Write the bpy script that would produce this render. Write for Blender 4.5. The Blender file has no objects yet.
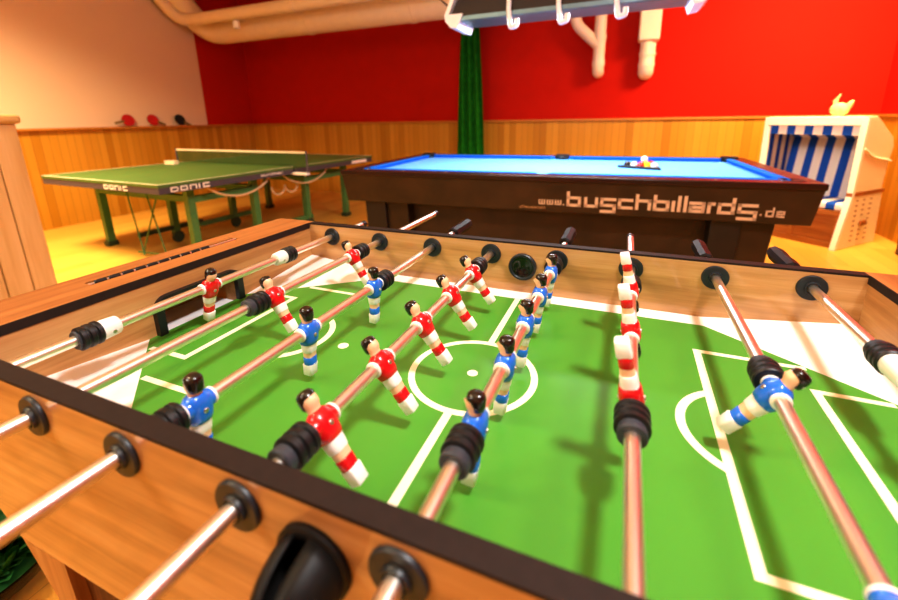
import bpy, bmesh, math, random
from mathutils import Vector, Matrix
random.seed(7)
COL = bpy.context.scene.collection
PI = math.pi
FLOOR = -0.82

# ------------------------------------------------------------------ materials
def lin(c):
    c = c.lstrip('#')
    v = [int(c[i:i+2], 16)/255 for i in (0, 2, 4)]
    return tuple([(x/12.92 if x <= .04045 else ((x+.055)/1.055)**2.4) for x in v] + [1.0])

class N:
    def __init__(s, name):
        s.m = bpy.data.materials.new(name); s.m.use_nodes = True
        s.t = s.m.node_tree; s.b = s.t.nodes['Principled BSDF']
    def n(s, typ, **kw):
        x = s.t.nodes.new(typ)
        for k, v in kw.items(): setattr(x, k, v)
        return x
    def l(s, a, b): s.t.links.new(a, b)
    def coord(s): return s.n('ShaderNodeTexCoord').outputs['Object']
    def math(s, op, a, b=None):
        x = s.n('ShaderNodeMath', operation=op)
        for i, v in enumerate((a, b)):
            if v is None: continue
            if isinstance(v, (int, float)): x.inputs[i].default_value = v
            else: s.l(v, x.inputs[i])
        return x.outputs[0]
    def mapping(s, vec, scale=(1, 1, 1), loc=(0, 0, 0)):
        m = s.n('ShaderNodeMapping'); m.inputs['Scale'].default_value = scale; m.inputs['Location'].default_value = loc
        s.l(vec, m.inputs['Vector']); return m.outputs[0]
    def ramp(s, fac, stops):
        r = s.n('ShaderNodeValToRGB'); el = r.color_ramp.elements
        while len(el) < len(stops): el.new(.5)
        for e, (p, c) in zip(el, stops): e.position = p; e.color = c
        s.l(fac, r.inputs[0]); return r.outputs[0]
    def noise(s, vec, scale, detail=4, rough=.55):
        n = s.n('ShaderNodeTexNoise'); n.inputs['Scale'].default_value = scale
        n.inputs['Detail'].default_value = detail; n.inputs['Roughness'].default_value = rough
        s.l(vec, n.inputs['Vector']); return n.outputs[0]
    def mix(s, fac, a, b, typ='MIX'):
        m = s.n('ShaderNodeMix', data_type='RGBA', blend_type=typ)
        if isinstance(fac, (int, float)): m.inputs[0].default_value = fac
        else: s.l(fac, m.inputs[0])
        for i, v in ((6, a), (7, b)):
            if isinstance(v, tuple): m.inputs[i].default_value = v
            else: s.l(v, m.inputs[i])
        return m.outputs[2]
    def bump(s, h, strength=.2, dist=.01):
        b = s.n('ShaderNodeBump'); b.inputs['Strength'].default_value = strength; b.inputs['Distance'].default_value = dist
        s.l(h, b.inputs['Height']); s.l(b.outputs[0], s.b.inputs['Normal'])
    def base(s, col): s.l(col, s.b.inputs['Base Color'])
    def set(s, rough=.5, metal=0, spec=.5, coat=0, coat_rough=.1):
        s.b.inputs['Roughness'].default_value = rough; s.b.inputs['Metallic'].default_value = metal
        s.b.inputs['Specular IOR Level'].default_value = spec
        s.b.inputs['Coat Weight'].default_value = coat; s.b.inputs['Coat Roughness'].default_value = coat_rough
        return s

def plain(name, c, rough=.5, metal=0, var=.06, scale=30, spec=.5, coat=0, bump=0):
    s = N(name); a = lin(c)
    lo = tuple([max(0, x*(1-var)) for x in a[:3]]+[1]); hi = tuple([min(1, x*(1+var)) for x in a[:3]]+[1])
    f = s.noise(s.coord(), scale)
    s.base(s.ramp(f, [(.3, lo), (.7, hi)])); s.set(rough, metal, spec, coat)
    if bump: s.bump(f, bump)
    return s.m

def wood(name, c1, c2, c3, axis='x', scale=1.0, rough=.45, spec=.4, coat=0):
    s = N(name); k = {'x': (1.2, 22, 22), 'y': (22, 1.2, 22), 'z': (22, 22, 1.2)}[axis]
    v = s.mapping(s.coord(), tuple(q*scale for q in k))
    f1 = s.noise(v, 1.6, 6, .6)
    v2 = s.mapping(s.coord(), tuple(q*scale*5 for q in k))
    f2 = s.noise(v2, 2.0, 3, .5)
    w = s.n('ShaderNodeTexWave', wave_type='RINGS'); w.inputs['Scale'].default_value = .5
    w.inputs['Distortion'].default_value = 6; w.inputs['Detail'].default_value = 2
    s.l(s.mapping(s.coord(), tuple(q*scale*.3 for q in k)), w.inputs['Vector'])
    col = s.ramp(f1, [(.28, lin(c1)), (.5, lin(c2)), (.75, lin(c3))])
    col = s.mix(s.math('MULTIPLY', f2, .35), col, lin(c1))
    col = s.mix(s.math('MULTIPLY', w.outputs[1], .18), col, lin(c1))
    s.base(col); s.set(rough, 0, spec, coat); s.bump(f2, .04)
    return s.m

def planks(name, cols, axis, width, long_axis, rough=.5, spec=.3, groove=.06, plank_len=None):
    """boards side by side along `axis`, each with its own tone and a thin dark joint."""
    s = N(name); co = s.coord(); sep = s.n('ShaderNodeSeparateXYZ'); s.l(co, sep.inputs[0])
    a = sep.outputs['XYZ'.index(axis.upper())]; b = sep.outputs['XYZ'.index(long_axis.upper())]
    u = s.math('DIVIDE', a, width); idx = s.math('FLOOR', u); fr = s.math('FRACT', u)
    wn = s.n('ShaderNodeTexWhiteNoise', noise_dimensions='2D')
    cmb = s.n('ShaderNodeCombineXYZ'); s.l(idx, cmb.inputs[0])
    if plank_len:
        off = s.math('MULTIPLY', s.math('FRACT', s.math('MULTIPLY', idx, .37)), plank_len)
        bi = s.math('DIVIDE', s.math('ADD', b, off), plank_len)
        s.l(s.math('FLOOR', bi), cmb.inputs[1])
    s.l(cmb.outputs[0], wn.inputs['Vector'])
    col = s.ramp(wn.outputs[0], [(i/(len(cols)-1), lin(c)) for i, c in enumerate(cols)])
    k = {'x': (1, 14, 14), 'y': (14, 1, 14), 'z': (14, 14, 1)}[long_axis]
    g = s.noise(s.mapping(co, k), 3.0, 5, .6)
    col = s.mix(s.math('MULTIPLY', g, .45), col, lin(cols[0]))
    e = s.math('MAXIMUM', s.math('LESS_THAN', fr, groove), 0)
    col = s.mix(s.math('MULTIPLY', e, .45), col, (.10, .035, .008, 1))
    s.base(col); s.set(rough, 0, spec); s.bump(s.math('SUBTRACT', 1, e), .25)
    return s.m

def stripes(name, axis, period, c1, c2, off=0):
    s = N(name); sep = s.n('ShaderNodeSeparateXYZ'); s.l(s.coord(), sep.inputs[0])
    a = sep.outputs['XYZ'.index(axis.upper())]
    fr = s.math('FRACT', s.math('DIVIDE', s.math('ADD', a, off+50*period), period))
    f = s.math('LESS_THAN', fr, .48)
    s.base(s.mix(f, lin(c2), lin(c1))); s.set(.85, 0, .2); s.bump(s.noise(s.coord(), 400), .1)
    return s.m

def two_tone_wall(name, axis, limit, c1, c2):
    s = N(name); sep = s.n('ShaderNodeSeparateXYZ'); s.l(s.coord(), sep.inputs[0])
    f = s.math('GREATER_THAN', sep.outputs['XYZ'.index(axis.upper())], limit)
    s.base(s.mix(f, lin(c1), lin(c2))); s.set(.8, 0, .2); s.bump(s.noise(s.coord(), 90, 5), .08)
    return s.m

M = {}
M['oak_x'] = wood('oak laminate along', '#94602f', '#c4915a', '#deb47c', 'x', 1.0, .42)
M['oak_y'] = wood('oak laminate across', '#94602f', '#c4915a', '#deb47c', 'y', 1.0, .42)
M['oak_z'] = wood('oak laminate upright', '#94602f', '#c4915a', '#deb47c', 'z', 1.0, .42)
M['strip'] = plain('dark top edging', '#2a1f1b', .6, var=.12, scale=120, spec=.2)
M['gloss'] = plain('glossy black funnel', '#0c0a0a', .12, var=.1, spec=.6)
OAK = ('#94602f', '#c4915a', '#deb47c')
M['panel_x'] = wood('oak laminate side panel', '#98683a', '#c9985f', '#e2b886', 'x', 1.0, .45, .4, .8)
M['panel_x'].node_tree.nodes['Principled BSDF'].inputs['Coat Roughness'].default_value = .05
M['shelf'] = wood('oak laminate shelf', '#8a5428', '#a86f3a', '#bd8249', 'y', 1.0, .5, .3)
M['rib'] = planks('ribbed dark panel', ['#5a3413', '#6b3f19', '#7a4a20'], 'x', .0085, 'z', .6, groove=.3)
M['field'] = plain('playfield green print', '#509434', .27, var=.05, scale=3, spec=.45)
M['line'] = plain('printed cream line', '#f1ecd0', .3, var=.02, spec=.4)
M['corner'] = plain('pale corner ramp', '#ece7e4', .35, var=.02)
M['black'] = plain('black plastic', '#16181c', .38, var=.15)
M['scoop'] = plain('matt black scoop', '#100d0b', .5, var=.2, spec=.25)
M['disc'] = plain('bearing plastic', '#1f2429', .42, var=.1)
M['rubber'] = plain('black rubber bumper', '#141416', .45, var=.1)
M['greyrub'] = plain('grey rubber', '#3a3d44', .5, var=.1)
M['chrome'] = plain('polished steel', '#f6f1e6', .34, 1, var=.02)
M['screw'] = plain('screw steel', '#c3beb4', .3, 1, var=.05)
M['white'] = plain('white plastic', '#f0eeea', .35, var=.02)
M['skin'] = plain('painted skin', '#f0c49c', .35, var=.03)
M['hair'] = plain('painted black hair', '#17110e', .22, var=.2, coat=.4)
M['red'] = plain('painted red', '#d0161c', .25, var=.04, coat=.4)
M['blue'] = plain('painted blue', '#1b6fd6', .25, var=.04, coat=.4)
M['floor'] = planks('floor boards', ['#d0983c', '#dba748', '#e4b456'], 'x', .13, 'y', .42, .4, .02, 1.3)
M['ceiling'] = plain('cream ceiling paint', '#ead2ac', .85, var=.02, scale=8)
M['wall_left'] = two_tone_wall('left wall paint', 'y', 4.55, '#e2c4a6', '#b81602')
M['redwall'] = plain('red wall paint', '#b81602', .8, var=.04, scale=6, spec=.15)
M['plainwall'] = plain('cream wall paint', '#e6cba6', .85, var=.03, scale=6)
WAINS = ['#ac7416', '#c08823', '#cd9632', '#c48c2a']
M['wains_x'] = planks('wall boards back', WAINS, 'x', .085, 'z', .5)
M['wains_y'] = planks('wall boards side', WAINS, 'y', .085, 'z', .5)
M['rail'] = wood('wall rail wood', '#a5651c', '#c07c2a', '#cf8f3c', 'x', .6)
M['pipe'] = plain('cream painted duct', '#ecd2aa', .6, var=.03, scale=9)
M['wpipe'] = plain('off white pipe', '#f0dcc8', .6, var=.02, scale=9)
M['pine'] = planks('pale pine boards', ['#c89a68', '#d3a878', '#dab286'], 'y', .095, 'z', .55, groove=.05)
M['pinecap'] = wood('pine cap', '#c29a5a', '#d2ac6c', '#deba80', 'y', .8)
M['curtain'] = plain('dark green cloth', '#1c6b16', .9, var=.25, scale=14, spec=.1)
M['lampdark'] = plain('dark lamp shell', '#2b211f', .45, var=.08)
M['lampsteel'] = plain('brushed steel band', '#728c9c', .4, .8, var=.06)
M['lampwhite'] = plain('white lamp cap', '#f3f3f6', .35, var=.01)
M['pooldark'] = plain('dark brown laminate', '#35200f', .4, var=.45, scale=5, spec=.45)
M['poolrail'] = wood('dark rail wood', '#1c0b07', '#2e110a', '#43190e', 'x', .6, .3, .5)
M['poolleg'] = plain('black brown leg', '#1f130b', .5, var=.2)
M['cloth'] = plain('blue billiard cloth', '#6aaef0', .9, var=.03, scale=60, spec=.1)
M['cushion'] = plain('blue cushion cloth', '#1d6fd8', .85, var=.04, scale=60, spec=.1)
M['sign'] = plain('pale lettering', '#d9b89a', .5, var=.03)
M['signfaint'] = plain('faint lettering', '#b98a5c', .5, var=.06)
M['ttop'] = plain('green table tennis top', '#4c6a2c', .5, var=.05, scale=5)
M['tedge'] = plain('grey table apron', '#4c444c', .5, var=.08)
M['tleg'] = plain('green steel leg', '#4f7d42', .45, var=.1)
M['tdark'] = plain('dark green frame', '#2c3f22', .5, var=.1)
M['tline'] = plain('white table edge line', '#ded2b0', .5, var=.03)
M['hoop'] = plain('light steel hoop', '#d8b98a', .4, var=.05)
M['netband'] = plain('white net band', '#ecdab8', .7, var=.02)
M['tlabel'] = plain('white table lettering', '#efe7da', .5, var=.02)
M['batred'] = plain('red bat rubber', '#b51212', .6, var=.05)
M['batblack'] = plain('black bat rubber', '#17120f', .6, var=.1)
M['bathandle'] = plain('bat handle wood', '#7a6030', .5, var=.1)
M['wicker'] = plain('cream wicker', '#f1dfb8', .7, var=.12, scale=90, bump=.5)
M['wickerw'] = plain('white wicker frame', '#f6ecd8', .7, var=.06, scale=90, bump=.4)
M['chairwood'] = wood('brown chair wood', '#8a4c1c', '#a5622a', '#b8743a', 'x', 1)
M['stripe_x'] = stripes('blue white stripes', 'x', .146, '#1c4fae', '#e9dcd2', .02)
M['stripe_y'] = stripes('blue white side stripes', 'y', .13, '#1c3f96', '#e0cdb8', .0)
M['straw'] = plain('pale yellow straw', '#ecd08c', .8, var=.25, scale=25, bump=.4)
M['leaf'] = plain('dark green leaf', '#175a22', .55, var=.35, scale=25)
M['leaflight'] = plain('light green leaf', '#35802c', .55, var=.25, scale=25)
M['darkwood'] = wood('dark red brown wood', '#3a1408', '#52200f', '#642b16', 'z', 1)
for nm, c in (('yellow', '#f2c21c'), ('pblue', '#2a3fb0'), ('pred', '#d52a1c'), ('purple', '#6a2a86'), ('orange', '#f07a1c'), ('pgreen', '#1f7a3c'), ('maroon', '#7a1c1c'), ('pblack', '#141414'), ('ivory', '#f6f0e2')):
    M['ball_'+nm] = plain('ball '+nm, c, .12, var=.02, coat=.5)
def net_mat():
    s = N('green net mesh')
    co = s.coord(); sep = s.n('ShaderNodeSeparateXYZ'); s.l(co, sep.inputs[0])
    f = None
    for ax in (0, 2):
        fr = s.math('FRACT', s.math('DIVIDE', s.math('ADD', sep.outputs[ax], 20), .013))
        q = s.math('LESS_THAN', fr, .30); f = q if f is None else s.math('MAXIMUM', f, q)
    s.b.inputs['Base Color'].default_value = lin('#3f5a22'); s.set(.8)
    s.l(f, s.b.inputs['Alpha'])
    return s.m
M['net'] = net_mat()
def glass_mat():
    s = N('clear glass'); s.b.inputs['Base Color'].default_value = (.9, 1, .95, 1)
    s.set(.05); s.b.inputs['Transmission Weight'].default_value = 1; s.b.inputs['IOR'].default_value = 1.3
    return s.m
M['glass'] = glass_mat()

# ------------------------------------------------------------------ mesh helpers
def B(): return bmesh.new()
def add_box(bm, x0, x1, y0, y1, z0, z1):
    v = [bm.verts.new(p) for p in ((x0,y0,z0),(x1,y0,z0),(x1,y1,z0),(x0,y1,z0),(x0,y0,z1),(x1,y0,z1),(x1,y1,z1),(x0,y1,z1))]
    for f in ((3,2,1,0),(4,5,6,7),(0,1,5,4),(1,2,6,5),(2,3,7,6),(3,0,4,7)): bm.faces.new([v[i] for i in f])
    return bm
def add_loft(bm, rings, cap=True):
    rs = [[bm.verts.new(p) for p in r] for r in rings]; n = len(rs[0])
    for a, b in zip(rs, rs[1:]):
        for i in range(n):
            bm.faces.new((a[i], a[(i+1) % n], b[(i+1) % n], b[i]))
    if cap:
        bm.faces.new(rs[0][::-1]); bm.faces.new(rs[-1])
    return bm
def frame(d):
    d = Vector(d).normalized(); u = Vector((0,0,1)) if abs(d.z) < .95 else Vector((1,0,0))
    a = d.cross(u).normalized(); return a, d.cross(a).normalized()
def add_tube(bm, pts, r, seg=12, cap=True, phase=0):
    pts = [Vector(p) for p in pts]; rings = []
    rr = r if isinstance(r, (list, tuple)) else [r]*len(pts)
    a = b = None
    for i, p in enumerate(pts):
        d = (pts[min(i+1, len(pts)-1)] - pts[max(i-1, 0)]).normalized()
        if a is None: a, b = frame(d)
        else:
            a = (a - d*a.dot(d)).normalized(); b = d.cross(a)
        rings.append([p + (a*math.cos(t)+b*math.sin(t))*rr[i] for t in [2*PI*k/seg+phase for k in range(seg)]])
    return add_loft(bm, rings, cap)
def arc_pts(pts, rad, n=6):
    """polyline with rounded corners"""
    pts = [Vector(p) for p in pts]; out = [pts[0]]
    for p0, p1, p2 in zip(pts, pts[1:], pts[2:]):
        a = (p0-p1).normalized(); b = (p2-p1).normalized()
        q0 = p1+a*rad; q1 = p1+b*rad
        for k in range(n+1):
            t = k/n; out.append(q0*(1-t)**2 + p1*2*t*(1-t) + q1*t*t)
    out.append(pts[-1]); return out
def add_lathe(bm, prof, origin=(0,0,0), axis='y', seg=24, cap=True):
    """prof: list of (along, radius)"""
    o = Vector(origin); rings = []
    for h, r in prof:
        ring = []
        for k in range(seg):
            t = 2*PI*k/seg; c, s = math.cos(t)*r, math.sin(t)*r
            ring.append(o + Vector({'x': (h, c, s), 'y': (c, h, -s), 'z': (c, s, h)}[axis]))
        rings.append(ring)
    return add_loft(bm, rings, cap)
def add_prism(bm, poly, plane, d0, d1):
    """extrude 2-D polygon; plane 'xy','xz','yz' ; d along the third axis"""
    def P(p, d):
        return {'xy': (p[0], p[1], d), 'xz': (p[0], d, p[1]), 'yz': (d, p[0], p[1])}[plane]
    return add_loft(bm, [[P(p, d0) for p in poly], [P(p, d1) for p in poly]])
def add_sphere(bm, c, r, seg=16, sc=(1,1,1)):
    m = Matrix.Translation(c) @ Matrix.Diagonal((r*sc[0], r*sc[1], r*sc[2], 1))
    bmesh.ops.create_uvsphere(bm, u_segments=seg, v_segments=seg//2+2, radius=1, matrix=m); return bm
def xform(bm, mat): bmesh.ops.transform(bm, matrix=mat, verts=bm.verts); return bm
def ring_pts(z, cx, hx, hy, n=20, p=2.6, dent=0, cy=0):
    out = []
    for k in range(n):
        t = 2*PI*k/n; c, s = math.cos(t), math.sin(t)
        x = hx*abs(c)**(2/p)*(1 if c >= 0 else -1); y = hy*abs(s)**(2/p)*(1 if s >= 0 else -1)
        x *= 1-dent*math.exp(-(y/(hy*.28))**2)
        out.append((cx+x, cy+y, z))
    return out

def obj(name, bm, mat, parent=None, bevel=0, smooth=35, shift=None):
    if shift is not None: bmesh.ops.translate(bm, vec=shift, verts=bm.verts)
    bmesh.ops.recalc_face_normals(bm, faces=bm.faces)
    if smooth:
        ca = math.radians(smooth)
        for f in bm.faces: f.smooth = True
        for e in bm.edges:
            if len(e.link_faces) == 2 and e.calc_face_angle(0) > ca: e.smooth = False
    me = bpy.data.meshes.new(name); bm.to_mesh(me); bm.free()
    me.materials.append(mat); o = bpy.data.objects.new(name, me); COL.objects.link(o)
    if parent is not None: o.parent = parent
    if bevel:
        b = o.modifiers.new('bevel', 'BEVEL'); b.width = bevel; b.segments = 2; b.limit_method = 'ANGLE'; b.angle_limit = math.radians(40)
    return o
def tag(o, label, cat, group=None):
    o['label'] = label; o['category'] = cat
    if group: o['group'] = group
    return o
def thing(name, label, cat, loc=(0,0,0), rotz=0, group=None):
    o = bpy.data.objects.new(name, None); o.empty_display_size = .1; COL.objects.link(o)
    o.location = loc; o.rotation_euler = (0, 0, rotz); return tag(o, label, cat, group)
def struct(name, bm, mat, bevel=0):
    o = obj(name, bm, mat, None, bevel); o['kind'] = 'structure'; return o
def copy_tree(o, parent):
    c = o.copy(); COL.objects.link(c); c.parent = parent
    for ch in list(o.children): copy_tree(ch, c)
    return c

# ------------------------------------------------------------------ room shell
XL, XR, YB, YF, ZC = -6.2, 2.66, 5.5, -3.2, 2.45
struct('floor', add_box(B(), XL-.1, XR+.1, YF-.1, YB+.1, FLOOR-.1, FLOOR), M['floor'])
struct('ceiling', add_box(B(), XL-.1, XR+.1, YF-.1, YB+.1, ZC, ZC+.1), M['ceiling'])
struct('wall_left', add_box(B(), XL-.1, XL, YF, YB, FLOOR, ZC), M['wall_left'])
struct('wall_back', add_box(B(), XL-.1, XR+.1, YB, YB+.1, FLOOR, ZC), M['redwall'])
struct('wall_right', add_box(B(), XR, XR+.1, YF, YB, FLOOR, ZC), M['redwall'])
struct('wall_front', add_box(B(), XL-.1, XR+.1, YF-.1, YF, FLOOR, ZC), M['plainwall'])
WT = .335
def wains(name, axis, a0, a1, p0, p1, mat):
    bm = B()
    if axis == 'x': add_box(bm, a0, a1, p0, p1, FLOOR, WT)
    else: add_box(bm, p0, p1, a0, a1, FLOOR, WT)
    struct(name, bm, mat)
wains('trim_1', 'x', XL, XR, YB-.03, YB, M['wains_x'])
wains('trim_2', 'y', YF, YB-.03, XL, XL+.03, M['wains_y'])
wains('trim_3', 'y', YF, YB-.03, XR-.03, XR, M['wains_y'])
struct('trim_4', add_box(B(), XL, XR, YB-.055, YB, WT, WT+.028), M['rail'], .004)
struct('trim_5', add_box(B(), XL, XL+.085, YF, YB-.055, WT, WT+.028), M['rail'], .004)
struct('trim_6', add_box(B(), XR-.055, XR, YF, YB-.055, WT, WT+.028), M['rail'], .004)

# ------------------------------------------------------------------ foosball table
TB = thing('foosball_table', 'oak foosball table with dark top edging and a green pitch in the foreground', 'foosball table', (0,0,FLOOR))
up = Vector((0, 0, -FLOOR))
def tpart(name, bm, mat, parent=TB, bevel=0): return obj(name, bm, mat, parent, bevel, shift=up)
L2, W2, T, HT, HE, RH = .601, .3457, .0206, .118, .1057, .0856
# side panels with chamfered ends
for sgn in (1, -1):
    y0, y1 = (W2, W2+T) if sgn > 0 else (-W2-T, -W2)
    poly = [(-.715, .102), (-.601, .102), (-.601, HT-.004), (.601, HT-.004), (.601, .102), (.715, .102), (.715, .02), (.52, -.148), (-.52, -.148), (-.715, .02)]
    p = tpart('side_panel', add_prism(B(), poly, 'xz', y0, y1), M['panel_x'])
    tpart('top_edging', add_box(B(), -.601, .601, y0, y1, HT-.004, HT), M['strip'], p)
# end panels with goal opening
def arch(hw, h, r=.022, n=5):
    pts = [(-hw, 0)]
    for k in range(n+1):
        t = PI - k*(PI/2)/n; pts.append((-hw+r+r*math.cos(t), h-r+r*math.sin(t)))
    for k in range(n+1):
        t = PI/2 - k*(PI/2)/n; pts.append((hw-r+r*math.cos(t), h-r+r*math.sin(t)))
    return pts + [(hw, 0)]
for sgn in (1, -1):
    xi, xo = sgn*L2, sgn*(L2+.03)
    a = arch(.083, .064)
    poly = [(-W2, -.06), (-W2, .102), (W2, .102), (W2, -.06), (.083, -.06)] + a[::-1] + [(-.083, -.06)]
    e = tpart('end_panel', add_prism(B(), poly, 'yz', min(xi, xo), max(xi, xo)), M['oak_y'])
    xs, xe = sgn*L2, sgn*(L2+.121)
    xs, xe = min(xs, xe), max(xs, xe)
    # end shelf with a slot for the score counter
    sx0, sx1 = sgn*.667-.011, sgn*.667+.011
    YS = W2+T; HE = HT
    bm = B()
    for (q0, q1, w0, w1) in ((xs, sx0, -YS, YS), (sx1, xe, -YS, YS), (sx0, sx1, -YS, -.156), (sx0, sx1, .158, YS)):
        add_box(bm, q0, q1, w0, w1, .102, HE)
    sh = tpart('end_shelf', bm, M['shelf'])
    q0, q1 = sgn*(L2-.0015), sgn*(L2+.0005)
    tpart('edge_band', add_box(B(), min(q0, q1), max(q0, q1), -W2, W2, .1035, HE+.0005), M['strip'], sh)
    g = tpart('score_counter', add_box(B(), sx0, sx1, -.156, .158, .100, .106), M['black'])
    tpart('counter_rod', add_tube(B(), [(sgn*.667, -.156, HE-.002), (sgn*.667, .158, HE-.002)], .0025, 8), M['chrome'], g)
    for k in range(10):
        y = -.136 + k*.0235
        tpart('counter_bead', add_lathe(B(), [(y-.010, .003), (y-.008, .0050), (y+.008, .0050), (y+.010, .003)], (sgn*.667, 0, HE-.002), 'y', 12), M['black'], g)
    # goal pocket and frame
    bm = B()
    g0, g1 = sgn*(L2+.115), sgn*(L2+.10)
    add_box(bm, min(g0, g1), max(g0, g1), -.12, .12, -.06, .1015)
    for s2 in (-1, 1):
        add_box(bm, min(sgn*(L2+.031), g1), max(sgn*(L2+.031), g1), min(s2*.10, s2*.12), max(s2*.10, s2*.12), -.06, .1015)
    tpart('goal_pocket', bm, M['oak_y'])
    q0, q1 = sgn*(L2), sgn*(L2+.099)
    tpart('pocket_floor', add_box(B(), min(q0, q1), max(q0, q1), -.0825, .0825, -.012, -.004), M['corner'])
    out, inn = arch(.0985, .0745, .028), arch(.0835, .0625, .02)
    bm = B(); xf = sgn*(L2-.012); xb = sgn*(L2+.004)
    add_prism(bm, out + inn[::-1], 'yz', min(xf, xb), max(xf, xb))
    tpart('goal_frame', bm, M['black'])
# playfield
YG, XG, XD = .305, .601, .36
fp = [(-XD, -YG), (XD, -YG), (XG, -.113), (XG+.12, -.113), (XG+.12, .113), (XG, .113), (XD, YG), (-XD, YG), (-XG, .113), (-XG-.12, .113), (-XG-.12, -.113), (-XG, -.113)]
fp2 = [(-XD, -YG), (XD, -YG), (XG, -.113), (XG, .113), (XD, YG), (-XD, YG), (-XG, .113), (-XG, -.113)]
tpart('playfield', add_prism(B(), fp2, 'xy', -.012, 0), M['field'])
for sx in (1, -1):
    for sy in (1, -1):
        bm = B()
        v = [bm.verts.new(p) for p in ((sx*XD, sy*YG, .0), (sx*XG, sy*.113, .0), (sx*XG, sy*W2, .026), (sx*XD, sy*W2, 0), (sx*XD, sy*YG, -.01), (sx*XG, sy*.113, -.01), (sx*XG, sy*W2, -.01), (sx*XD, sy*W2, -.01))]
        for f in ((0, 1, 2), (0, 2, 3), (4, 7, 6, 5), (0, 4, 5, 1), (1, 5, 6, 2), (2, 6, 7, 3), (3, 7, 4, 0)): bm.faces.new([v[i] for i in f])
        tpart('corner_ramp', bm, M['corner'])
for sy in (1, -1):
    tpart('side_strip', add_box(B(), -XD, XD, min(sy*YG, sy*W2), max(sy*YG, sy*W2), -.01, .0), M['corner'])
# markings: thin printed film
LW, ZT = .0115, .0005
def film(name, *rects):
    for x0, x1, y0, y1 in rects:
        tpart(name, add_box(B(), min(x0, x1), max(x0, x1), min(y0, y1), max(y0, y1), .0, ZT), M['line'])
def ring(name, cx, cy, r, w, a0=0, a1=2*PI, n=64):
    bm = B(); full = abs(a1-a0-2*PI) < 1e-6
    rings = []
    for k in range(n + (0 if full else 1)):
        t = a0+(a1-a0)*k/n; c, s = math.cos(t), math.sin(t)
        rings.append([bm.verts.new((cx+q*c, cy+q*s, z)) for q, z in ((r, 0), (r, ZT*.7), (r-w, ZT*.7), (r-w, 0))])
    m = len(rings)
    for i in range(m if full else m-1):
        a, b = rings[i], rings[(i+1) % m]
        for j in range(4): bm.faces.new((a[j], a[(j+1) % 4], b[(j+1) % 4], b[j]))
    if not full: bm.faces.new(rings[0]); bm.faces.new(rings[-1][::-1])
    tpart(name, bm, M['line'])
def spot(name, cx, cy, r): tpart(name, add_lathe(B(), [(0, r), (ZT, r)], (cx, cy, 0), 'z', 24), M['line'])
film('centre_line', (-LW/2, LW/2, -YG, -.1017+.004), (-LW/2, LW/2, .1017-.004, YG))
ring('centre_circle', 0, 0, .1017, .0105); spot('centre_spot', 0, 0, .0085); spot('penalty_spot', -.244, -.003, .0095)
for s in (1, -1):
    for nm, x0, x1, yy in (('penalty_box_line', .3297, .486, .2033), ('goal_box_line', .4722, .566, .1382)):
        bm = B(); w = LW*.85
        pts = [(x1, yy), (x0, yy), (x0, -yy), (x1, -yy), (x1, -yy+w), (x0+LW, -yy+w), (x0+LW, yy-w), (x1, yy-w)]
        tpart(nm, add_prism(bm, [(s*a, b) for a, b in pts], 'xy', 0, ZT), M['line'])
    half = math.asin(.079/.0936)
    if s > 0: ring('penalty_arc', .3796, 0, .0936, .0115, PI-half, PI+half, 24)
    else: ring('penalty_arc', -.3796, 0, .0936, .0115, -half, half, 24)
# bearings: inner discs + outer discs
for k in range(8):
    x = (k-3.5)*.15
    for sgn in (1, -1):
        for inner in (1, 0):
            y = sgn*(W2 if inner else W2+T); d = -sgn if inner else sgn
            prof = [(0, .0235), (d*.003, .0235), (d*.0045, .0225), (d*.0045, .0125), (d*.008, .0115), (d*.008, .0095), (d*.001, .0095)]
            tpart('rod_bearing', add_lathe(B(), prof, (x, y, RH), 'y', 32, cap=False), M['disc'])
# ball cups in the side panels, midway along the length
CZ = .0625
for sgn in (1, -1):
    yi = sgn*W2; d = -sgn
    prof = [(yi, .0315), (yi+d*.006, .0315), (yi+d*.0085, .0295), (yi+d*.0085, .0265), (yi+d*.006, .0245), (yi+d*.0015, .0240)]
    c = tpart('ball_cup', add_lathe(B(), prof, (0, 0, CZ), 'y', 36, cap=False), M['disc'])
    tpart('cup_funnel', add_lathe(B(), [(yi+d*.0055, .0244), (yi+d*.0050, .020), (yi+d*.0030, .014), (yi+d*.0012, .007), (yi+d*.0010, .0005)], (0, 0, CZ), 'y', 36, cap=False), M['gloss'], c)
    yo = sgn*(W2+T)
    bm = B()
    add_lathe(bm, [(yo, .034), (yo+sgn*.005, .034), (yo+sgn*.007, .031), (yo+sgn*.007, .026), (yo+sgn*.002, .022), (yo+sgn*.001, .0005)], (0, 0, CZ), 'y', 32, cap=False)
    rings = []
    for k in range(8):       # half-round scoop
        t = k/7*PI/2; r = .030*math.cos(t)**.6+.001; dd = yo+sgn*(.005+.048*math.sin(t))
        rings.append([(r*math.cos(a), dd, CZ+r*math.sin(a)-.006*math.sin(t)) for a in [PI*.62+(PI*1.84)*j/16 for j in range(17)]])
    rs = [[bm.verts.new(p) for p in r] for r in rings]
    for a, b in zip(rs, rs[1:]):
        for i in range(16): bm.faces.new((a[i], a[i+1], b[i+1], b[i]))
    c = tpart('ball_scoop', bm, M['scoop'])
    sm = c.modifiers.new('thick', 'SOLIDIFY'); sm.thickness = .003
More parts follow.
